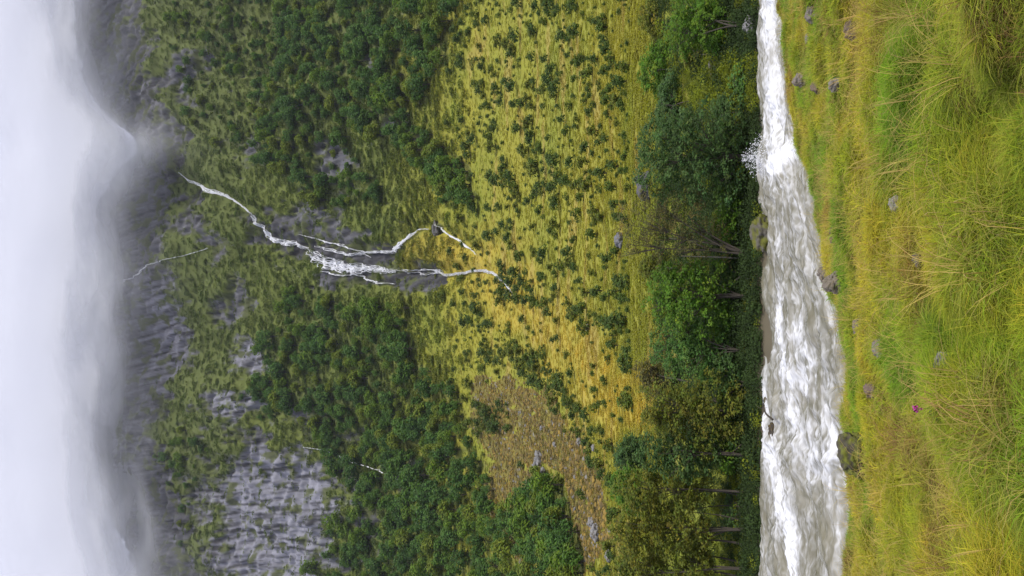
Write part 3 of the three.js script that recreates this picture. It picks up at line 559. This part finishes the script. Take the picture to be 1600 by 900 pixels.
{ // low scrub and coarse grass that roughen the slope
  const r = rng(33), A = [], B = [], tA = [], tB = [];
  const tuft = (() => { const q = rng(5), leaves = [], cols = []; for (let i = 0; i < 60; i++) { const a = q() * 6.3, d = Math.sqrt(q()) * 0.75; leaves.push([Math.cos(a) * d, 0.06 + q() * 0.3 * (1 - d * 0.5), Math.sin(a) * d, 0.16 + q() * 0.16, (q() - 0.5) * 1.1, 0.9 + q() * 0.4, 0.2 + (q() - 0.5) * 1.1, q() * 6.3]); const v = 0.75 + q() * 0.5; cols.push([v, v, v]); } return leafGeometry(leaves, cols); })();
  for (let k = 0; k < 120000; k++) {
    const X = 215 + Math.pow(r(), 0.8) * 825, Y = -120 + r() * 1140, n = noise(X / 22, Y / 18, 61);
    const wild = smooth(760, 640, X + n * 60);
    if (X < 700 && rockiness(X, Y) > 0.5 && r() < 0.85) continue;
    if (Y > 270 && Y < 470 && X > 260 && X < 800 && fallDistance(X, Y) < 5) continue;
    const p = hillPoint(X, Y), scree = screeness(X, Y);
    p.y -= 0.05;
    if (r() < wild * 0.42 && !scree && X < 800) { A.push([p, 0.9 + r() * 1.2, r() * 6.3, 0.9 + r() * 0.8]); const v = 1.0 + r() * 0.45, y = r(); const c = hillColour(X, Y, p, 0), m = 0.25 + 0.4 * y; tA.push([lerp(c[0], 0.085, m) * v, lerp(c[1], 0.15, m) * v, lerp(c[2], 0.024, m) * v]); }
    else if (r() < 0.85) { const c = hillColour(X, Y, p, 0), v = 1.15 + r() * 0.45; B.push([p, 0.3 + r() * 0.35, r() * 6.3, 0.7 + r() * 0.6]); tB.push([c[0] * v, c[1] * v, c[2] * v]); }
  }
  instanced('undergrowth', tuft, leafMatter, A, 'low green undergrowth spread over the slope', tA);
  instanced('meadow_grass', tuft, leafMatter, B, 'coarse yellow-green meadow grass across the river', tB);
}
{ // plants growing under the shore trees
  const r = rng(35), A = [], t = [];
  const frond = (() => { const q = rng(6), leaves = [], cols = []; for (let i = 0; i < 130; i++) { const a = q() * 6.3, d = Math.sqrt(q()) * 0.45; leaves.push([Math.cos(a) * d, 0.05 + q() * 0.42, Math.sin(a) * d, 0.055 + q() * 0.06, Math.cos(a) * 0.8, q(), Math.sin(a) * 0.8, q() * 6.3]); const v = 0.75 + q() * 0.5; cols.push([v, v, v]); } return leafGeometry(leaves, cols); })();
  for (let k = 0; k < 5200; k++) {
    const X = 1030 + r() * 161, Y = -80 + r() * 1060, p = hillPoint(X, Y), open = Y > 690 && X < 1165;
    if (p.y < 0.03) continue;
    p.y -= 0.04;
    const gap = Y < 170 && Y > 85 ? 1 : 0, v = 0.7 + r() * 0.6, y = r() < 0.06 + (gap ? 0.7 : open ? 0.4 : 0) ? 1 : 0;
    A.push([p, (0.5 + r() * 0.7) * (open ? 0.7 : 1), r() * 6.3, 0.6 + r() * 0.7]); t.push(y ? [0.23 * v, 0.27 * v, 0.018 * v] : [0.055 * v, 0.095 * v, 0.022 * v]);
  }
  instanced('shore_plants', frond, leafMatter, A, 'ferns and grass growing under the shore trees', t);
}

// ---------------------------------------------------------------- waterfalls
{
  const white = new THREE.MeshPhysicalMaterial({ color: new THREE.Color(0.93, 0.94, 0.96), roughness: 0.6 });
  waterfalls.forEach((f, n) => {
    const r = rng(500 + n), curve = new THREE.CatmullRomCurve3(f.p.map(([X, Y]) => new THREE.Vector3(X, Y, 0))), parts = [];
    const wide = Math.max(...f.w), strands = Math.round(clamp(wide * 1.8, 3, 30)), steps = Math.round(curve.getLength() / 1.2);
    for (let s = 0; s < strands; s++) {
      const lane = strands > 1 ? s / (strands - 1) * 2 - 1 : 0, seed = r() * 50, t0 = s < 2 ? 0 : r() * 0.45, t1 = s < 2 ? 1 : t0 + 0.3 + r() * 0.6, pos = [], idx = [];
      let rowsN = 0;
      for (let j = 0; j <= steps; j++) {
        const t = j / steps; if (t < t0 || t > t1) continue;
        const c = curve.getPoint(t), d = curve.getTangent(t), u = t * (f.w.length - 1), k = Math.min(Math.floor(u), f.w.length - 2), w = lerp(f.w[k], f.w[k + 1], u - k) * 0.92;
        const side = clamp(lane * 0.75 + noise(t * steps / 9, seed, 2) * 1.1, -1.2, 1.2) * w * 0.5 + noise(t * steps / 5, seed + 9, 4) * 1.3 + noise(t * steps / 2.2, seed + 19, 4) * 0.8, wid = Math.max(0, w / strands * 0.6 * (0.7 + noise(t * steps / 3, seed + 5, 6) * 2.4)) * smooth(t0 - 0.001, t0 + 0.04, t) * smooth(t1 + 0.001, t1 - 0.04, t) + 0.06;
        const nx = -d.y, ny = d.x;
        for (const e of [-1, -0.4, 0.4, 1]) {
          const X = c.x + nx * (side + wid * e), Y = c.y + ny * (side + wid * e), p = hillPoint(X, Y);
          p.y += 0.45 + (1 - e * e) * 0.25; p.z += 0.4 + (1 - e * e) * 0.3;
          pos.push(p.x, p.y, p.z);
        }
        rowsN++;
      }
      if (rowsN > 2) parts.push(geometry(pos, gridIndex(4, rowsN, false)));
    }
    tag(add(new THREE.Mesh(mergeGeometries(parts), white), 'waterfall'), f.label, 'waterfall', 'waterfalls and streams on the hillside');
  });
}

// ---------------------------------------------------------------- boulders and stones
const stoneMatter = matte({ vertexColors: true, roughness: 0.9 });
function boulder(name, p, [sx, sy, sz], turn, seed, stone, moss, amount, label, group, category = 'rock') {
  const o = new THREE.Mesh(mossy(stoneGeometry(seed, 1, 0.5, 14), stone, moss, amount, seed), stoneMatter);
  o.position.copy(p); o.scale.set(sx, sy, sz); o.rotation.set(0.1, turn, 0.12);
  return tag(add(o, name), label, category, group);
}
const grey = [0.2, 0.195, 0.19], mossC = [0.13, 0.14, 0.015];
boulder('boulder', onPlane(1193, 364, 0.1), [0.86, 0.5, 0.55], 0.3, 11, [0.11, 0.1, 0.08], [0.12, 0.125, 0.014], 0.6, 'big mossy boulder standing in the water at the far shore');
boulder('boulder', hillPoint(1180, 38).add(new THREE.Vector3(0, 0.15, 0)), [0.42, 0.4, 0.4], 1.3, 12, grey, mossC, 0.2, 'angular grey boulder on the far shore below the yellow-leaved tree');
boulder('boulder', hillPoint(1118, 108).add(new THREE.Vector3(0, 0.1, 0)), [0.75, 0.4, 0.5], 0.2, 13, [0.2, 0.18, 0.15], mossC, 0.45, 'long brownish rock lying in the grassy gap');
boulder('boulder', hillPoint(1016, 290).add(new THREE.Vector3(0, 0.3, 0)), [1.2, 0.85, 0.9], 0.8, 14, [0.1, 0.095, 0.1], mossC, 0.25, 'dark grey boulder half hidden above the biggest tree');
boulder('boulder', hillPoint(972, 376).add(new THREE.Vector3(0, 0.2, 0)), [0.8, 0.7, 0.7], 0.8, 15, [0.17, 0.17, 0.18], mossC, 0.2, 'grey boulder on the meadow above the pale-stemmed tree');
boulder('boulder', hillPoint(918, 512).add(new THREE.Vector3(0, 0.1, 0)), [0.5, 0.4, 0.5], 0.4, 16, [0.32, 0.31, 0.3], mossC, 0.1, 'small pale boulder alone on the golden meadow');
boulder('boulder', hillPoint(675, 357).add(new THREE.Vector3(0, 0.6, 0)), [2.6, 1.5, 1.8], 0.4, 17, [0.12, 0.115, 0.11], mossC, 0.2, 'dark rock at the foot of the side waterfall');
[[846, 716, 1.5], [852, 738, 1.1], [838, 728, 1.2], [935, 832, 1.1], [930, 816, 0.8], [928, 700, 0.6], [905, 690, 0.6], [866, 694, 0.6], [848, 668, 0.5], [955, 868, 0.7]].forEach(([X, Y, s], i) => boulder('scree_boulder', hillPoint(X, Y).add(new THREE.Vector3(0, s * 0.15, 0)), [s, s * 0.75, s * 0.8], i * 1.1, 20 + i, [0.24, 0.235, 0.23], [0.15, 0.1, 0.03], 0.3, 'grey boulder lying on the rust brown scree', 'grey boulders on the brown scree'));
{ // scree
  const r = rng(71), A = [], t = [], g = stoneGeometry(31, 0.7, 0.4, 1);
  while (A.length < 9000) { const X = 728 + r() * 235, Y = 575 + r() * 370; if (!screeness(X, Y)) continue; const p = hillPoint(X, Y), v = 0.7 + r() * 0.6; A.push([p, (0.1 + Math.pow(r(), 5) * 0.4), r() * 6.3, 0.8, r(), r()]); t.push(r() < 0.06 ? [0.2 * v, 0.19 * v, 0.17 * v] : r() < 0.5 ? [0.24 * v, 0.16 * v, 0.03 * v] : [0.14 * v, 0.1 * v, 0.03 * v]); }
  instanced('scree', g, matte({}), A, 'rust brown scree stones and heather on the lower left slope', t);
}
// stones on the near bank: [X, Y, half width m, half height m, label]
const bankStones = [];
const bankAt = (X, Y) => { let k = 0, p = null; const c = (X - 800) / FOCAL, dir = new THREE.Vector3((450 - Y) / FOCAL, SP - CP * c, -(CP + SP * c)); for (k = 2; k < 40; k += 0.01) { p = EYE.clone().addScaledVector(dir, k); if (p.y < bankHeight(p.x, p.z)) break; } p.y = bankHeight(p.x, p.z); return p; };
[[1354, 708, 0.46, 0.22, 'dark mossy rock jutting into the river at the near bank', .55, [0.09, 0.085, 0.07]], [1268, 280, 0.42, 0.2, 'long brown-grey rock at the near water’s edge below the splash', .2, [0.2, 0.15, 0.12]], [1302, 428, 0.3, 0.18, 'grey rock at the near water’s edge above the bank bend', .15, [0.24, 0.22, 0.21]], [1312, 442, 0.25, 0.14, 'second grey rock just above the bank bend', .15, [0.26, 0.24, 0.23]],
  [1318, 366, 0.22, 0.12, 'dark stone in the grass right of two grey shore rocks', .2, [0.15, 0.12, 0.1]], [1413, 318, 0.13, 0.07, 'pale grey stone lying in the upper middle grass', .05, [0.33, 0.33, 0.35]], [1490, 330, 0.12, 0.06, 'stone in brown grass below the pale grey stone', .15, [0.24, 0.23, 0.24]], [1448, 405, 0.1, 0.06, 'small dark stone among straw in the middle of the bank', .1, [0.17, 0.15, 0.14]],
  [1394, 430, 0.09, 0.06, 'small grey stone near the middle of the bank', .1, [0.3, 0.29, 0.3]], [1377, 612, 0.2, 0.12, 'reddish grey rock in the grass above the jutting river rock', .1, [0.22, 0.17, 0.16]], [1482, 566, 0.09, 0.05, 'bluish grey stone in brown grass nearest the magenta flower', .1, [0.27, 0.28, 0.31]], [1385, 545, 0.16, 0.08, 'flat grey stone close to the river bend', .1, [0.26, 0.25, 0.26]],
  [1350, 510, 0.2, 0.08, 'flat stone half buried right at the river bend', .15, [0.25, 0.22, 0.21]], [1514, 832, 0.14, 0.07, 'brown-grey stone at the lower right of the bank', .1, [0.22, 0.18, 0.17]], [1556, 876, 0.1, 0.04, 'flat grey stone in the lower right corner', .1, [0.2, 0.17, 0.16]], [1258, 125, 0.25, 0.14, 'grey stone among the grass high on the right bank', .1, [0.27, 0.25, 0.26]],
  [1282, 22, 0.22, 0.13, 'upright grey stone near the photo’s upper edge', .1, [0.26, 0.25, 0.26]], [1272, 57, 0.16, 0.09, 'small bluish stone near the photo’s upper edge', .1, [0.27, 0.27, 0.3]], [1344, 44, 0.2, 0.11, 'brownish stone in the grass nearest the upper edge', .15, [0.2, 0.16, 0.15]], [1285, 135, 0.2, 0.11, 'brown stone beside the grey one high on the bank', .15, [0.2, 0.16, 0.15]], [1313, 132, 0.13, 0.09, 'small pale stone high on the bank', .1, [0.3, 0.29, 0.3]], [1470, 625, 0.2, 0.06, 'dark flat stone in brown grass beside the magenta flower', .15, [0.16, 0.13, 0.13]],
].forEach(([X, Y, a, b, label, amount, stone], i) => { const at = bankAt(X, Y); bankStones.push([at.x, at.z, a]); return boulder('bank_stone', at.add(new THREE.Vector3(0, b * 0.8, 0)), [a * 0.85, b * 1.15, a * 0.7], i * 0.9, 50 + i, [stone[0] * 0.72, stone[1] * 0.66, stone[2] * 0.52], mossC, amount, label, 'stones on the near bank'); });
boulder('river_rock', onPlane(1209, 674, 0), [0.36, 0.2, 0.24], 0.5, 91, [0.05, 0.04, 0.028], [0.13, 0.09, 0.02], 0.4, 'brown rock awash in the foam beside the drifting branch');
{
  const a = onPlane(1197, 630, 0.3), b = onPlane(1211, 656, 0.12), g = limb([[0, 0.12, 0], [(b.x - a.x) * 0.35, 0.14, (b.z - a.z) * 0.3], [(b.x - a.x) * 0.7, 0.08, (b.z - a.z) * 0.75], [b.x - a.x, -0.1, b.z - a.z]], 0.018, 0.045, 7), twig = limb([[(b.x - a.x) * 0.35, 0.14, (b.z - a.z) * 0.3], [(b.x - a.x) * 0.3, 0.3, (b.z - a.z) * 0.2], [(b.x - a.x) * 0.1, 0.42, (b.z - a.z) * 0.1]], 0.014, 0.006, 5);
  const root = new THREE.Group(); root.position.copy(a);
  const br = new THREE.Mesh(g, barkDark), tw = new THREE.Mesh(twig, barkDark); br.name = 'bough'; tw.name = 'twig'; root.add(br, tw);
  tag(add(root, 'branch'), 'thin dark branch stuck in the foam of the rapids', 'branch');
}
{ // spray thrown up where the river breaks
  const r = rng(81), A = [];
  for (let k = 0; k < 2600; k++) { const a = r() * 6.3, q = Math.pow(r(), 1.6); A.push([new THREE.Vector3(onSplash.x + Math.cos(a) * q * 0.9 + (r() - 0.5) * 0.3, 0.2 + Math.pow(r(), 1.8) * 0.95 * (1 - q * 0.6), onSplash.z + Math.sin(a) * q * 0.9), 0.004 + Math.pow(r(), 4) * 0.018, r() * 6.3, 1]); }
  instanced('spray', new THREE.IcosahedronGeometry(1, 1), new THREE.MeshPhysicalMaterial({ color: new THREE.Color(0.9, 0.91, 0.93), roughness: 0.3 }), A, 'white drops of spray thrown up by the rapids');
}

// ---------------------------------------------------------------- grass on the near bank
function tuftGeometry(seed, blades, h0, h1, width, lay, radius) {
  const r = rng(seed), pos = [], idx = [], col = [], way = r() * 6.3;
  for (let b = 0; b < blades; b++) {
    const a = r() * 6.3, d = Math.sqrt(r()) * radius, x0 = Math.cos(a) * d, z0 = Math.sin(a) * d, h = h0 + (h1 - h0) * r(), dir = r() < 0.35 ? way + (r() - 0.5) * 2 : a + (r() - 0.5) * 2, bend = h * (lay * (0.4 + r() * 0.9)), w = width * (0.7 + r() * 0.6), sx = -Math.sin(dir), sz = Math.cos(dir), tw = (r() - 0.5) * 1.2;
    const v = 0.78 + r() * 0.44, straw = r(), c = [v * (straw < 0.25 ? 1.25 : 1), v * (straw < 0.25 ? 1.05 : 1), v * (straw < 0.25 ? 1.6 : 1)], o = pos.length / 3, T = [0, 0.3, 0.6, 0.85, 1];
    for (const t of T) {
      const k = w * 0.5 * (1 - t * t) + 0.0004, bx = x0 + Math.cos(dir) * bend * t * t, bz = z0 + Math.sin(dir) * bend * t * t, by = h * (t - lay * 0.55 * t * t * t) - 0.02, ca = Math.cos(tw * t), sa = Math.sin(tw * t), ax = sx * ca, az = sz * ca, ay = sa;
      pos.push(bx - ax * k, by - ay * k, bz - az * k, bx + ax * k, by + ay * k, bz + az * k); col.push(...c, ...c);
    }
    for (let s = 0; s < 4; s++) { const q = o + s * 2; idx.push(q, q + 1, q + 2, q + 1, q + 3, q + 2); }
  }
  return geometry(pos, idx, col);
}
{
  const grassMatter = new THREE.MeshPhysicalMaterial({ vertexColors: true, roughness: 0.8, transmission: 0.45, thickness: 0, specularIntensity: 0.18 });
  const kinds = [...[0, 1, 2].map((k) => ({ g: tuftGeometry(600 + k, 56, 0.07, 0.18, 0.005, 0.8, 0.11), w: 0.4, low: true })), ...[0, 1, 2, 3].map((k) => ({ g: tuftGeometry(610 + k, 60, 0.1, 0.29, 0.0048, 1.0, 0.1), w: 0.5 })), ...[0, 1, 2].map((k) => ({ g: tuftGeometry(630 + k, 24, 0.1, 0.26, 0.013, 0.9, 0.15), far: true })), ...[0, 1].map((k) => ({ g: tuftGeometry(620 + k, 9, 0.35, 0.62, 0.0036, 0.8, 0.07), w: 0.1, stalk: true }))];
  const items = kinds.map(() => []), tints = kinds.map(() => []), r = rng(91);
  
  for (let k = 0; k < 135000; k++) {
    const d = 1.6 + Math.pow(r(), 0.75) * 27, half = d * 0.46 + 1.2, x = (r() * 2 - 1) * half, z = -d, de = bankEdge(x);
    if (d > de + 0.25 || r() > 1.15 - 0.5 * smooth(6, 24, d)) continue;
    if (bankStones.some(([sx, sz, sr]) => Math.hypot(x - sx, (z - sz) * 0.7) < sr * (z > sz ? 1.25 : 1.0))) continue;
    const y = bankHeight(x, z), clump = noise(x / 0.8, z / 1.9, 71) + 0.5 * noise(x / 0.35, z / 0.7, 72), patch = noise(x / 1.7, z / 4.2, 73) + 0.45 * noise(x / 0.6, z / 1.3, 74), bare = noise(x / 1.1, z / 2.8, 75) + 0.3 * noise(x / 0.4, z / 0.8, 76);
    let n;
    if (bare > 0.34 && r() < 0.62) continue;
    const q = r();
    if (clump < -0.1) n = q < 0.85 ? Math.floor(r() * 3) : 3 + Math.floor(r() * 4); else n = q < 0.3 ? Math.floor(r() * 3) : q < 0.95 ? 3 + Math.floor(r() * 4) : 10 + Math.floor(r() * 2);
    if (n > 9 && d < 4.5) n = 3 + Math.floor(r() * 4);
    if (n < 7 && r() < smooth(7, 11, d)) n = 7 + Math.floor(r() * 3);
    const s = (0.8 + r() * 0.5) * (1 + clamp(clump, -0.3, 0.5) * 0.6) * (0.72 + 0.25 * smooth(2.5, 6, d) - 0.12 * smooth(6, 16, d)) * (d > de - 0.7 ? 0.75 : 1);
    const v = 0.78 + r() * 0.5;
    let c = mixc([0.20, 0.35, 0.016], [0.50, 0.45, 0.03], clamp(0.44 + patch * 1.7 + (r() - 0.5) * 0.5));
    c = mixc(c, [0.47, 0.37, 0.10], kinds[n].stalk ? 0.8 : clamp((bare + 0.02) * 0.9 + (r() - 0.68) * 0.7, 0, 0.75));
    if (bare > 0.22 && r() < 0.35) c = mixc(c, [0.22, 0.11, 0.045], 0.75);
    if (kinds[n].low) c = mixc(c, [0.18, 0.29, 0.018], 0.45);
    items[n].push([new THREE.Vector3(x, y, z), s, r() * 6.3, 0.85 + r() * 0.3, (r() - 0.5) * 0.3, (r() - 0.5) * 0.3]); tints[n].push([c[0] * v, c[1] * v, c[2] * v]);
  }
  kinds.forEach((k, n) => instanced('grass', k.g, grassMatter, items[n], k.stalk ? 'tall straw-coloured grass stalks on the near bank' : k.low ? 'short green turf of the near bank' : 'long drooping yellow-green grass on the near bank', tints[n]));
}
{ // the magenta flower
  const root = new THREE.Group(), at = bankAt(1497, 640), leaf = matte({ color: new THREE.Color(0.035, 0.085, 0.02), roughness: 0.6 }), petal = matte({ color: new THREE.Color(0.5, 0.03, 0.33), roughness: 0.6 }), stemM = matte({ color: new THREE.Color(0.07, 0.12, 0.03) });
  root.position.copy(at); root.scale.setScalar(0.8);
  const stem = new THREE.Mesh(limb([[0, -0.05, 0], [0.01, 0.2, 0.01], [0, 0.4, 0.03]], 0.005, 0.003, 6), stemM); stem.name = 'stem'; root.add(stem);
  const r = rng(3);
  const petalGeo = new THREE.LatheGeometry([[0.001, 0], [0.006, 0.004], [0.009, 0.014], [0.011, 0.026], [0.015, 0.034]].map(([a, b]) => new THREE.Vector2(a, b)), 8);
  for (let k = 0; k < 7; k++) { const m = new THREE.Mesh(petalGeo, petal); m.name = 'petal'; m.position.set(Math.cos(k * 2.4) * 0.006, 0.36 + k * 0.009, 0.028 + Math.sin(k * 2.4) * 0.006); m.rotation.set(1.2 + r() * 0.8, k * 2.4, 0, 'YXZ'); root.add(m); }
  for (let k = 0; k < 9; k++) {
    const pos = [], n = 8, a = k * 0.9 + r(), L = 0.14 + r() * 0.09, hgt = 0.06 + r() * 0.2;
    for (let i = 0; i <= n; i++) { const t = i / n, w = 0.028 * Math.sin(Math.PI * Math.pow(t, 0.8)) + 0.001, x = t * L, y = hgt + 0.09 * t - 0.16 * t * t; for (const e of [-1, 0, 1]) pos.push(Math.cos(a) * x - Math.sin(a) * w * e, y + Math.abs(e) * 0.008, Math.sin(a) * x + Math.cos(a) * w * e); }
    const m = new THREE.Mesh(geometry(pos, gridIndex(3, n + 1, false)), leaf); m.name = 'leaf'; root.add(m);
  }
  tag(add(root, 'flower'), 'single magenta flower with dark green leaves in the grass', 'flower');
}
renderer.render(scene, camera);
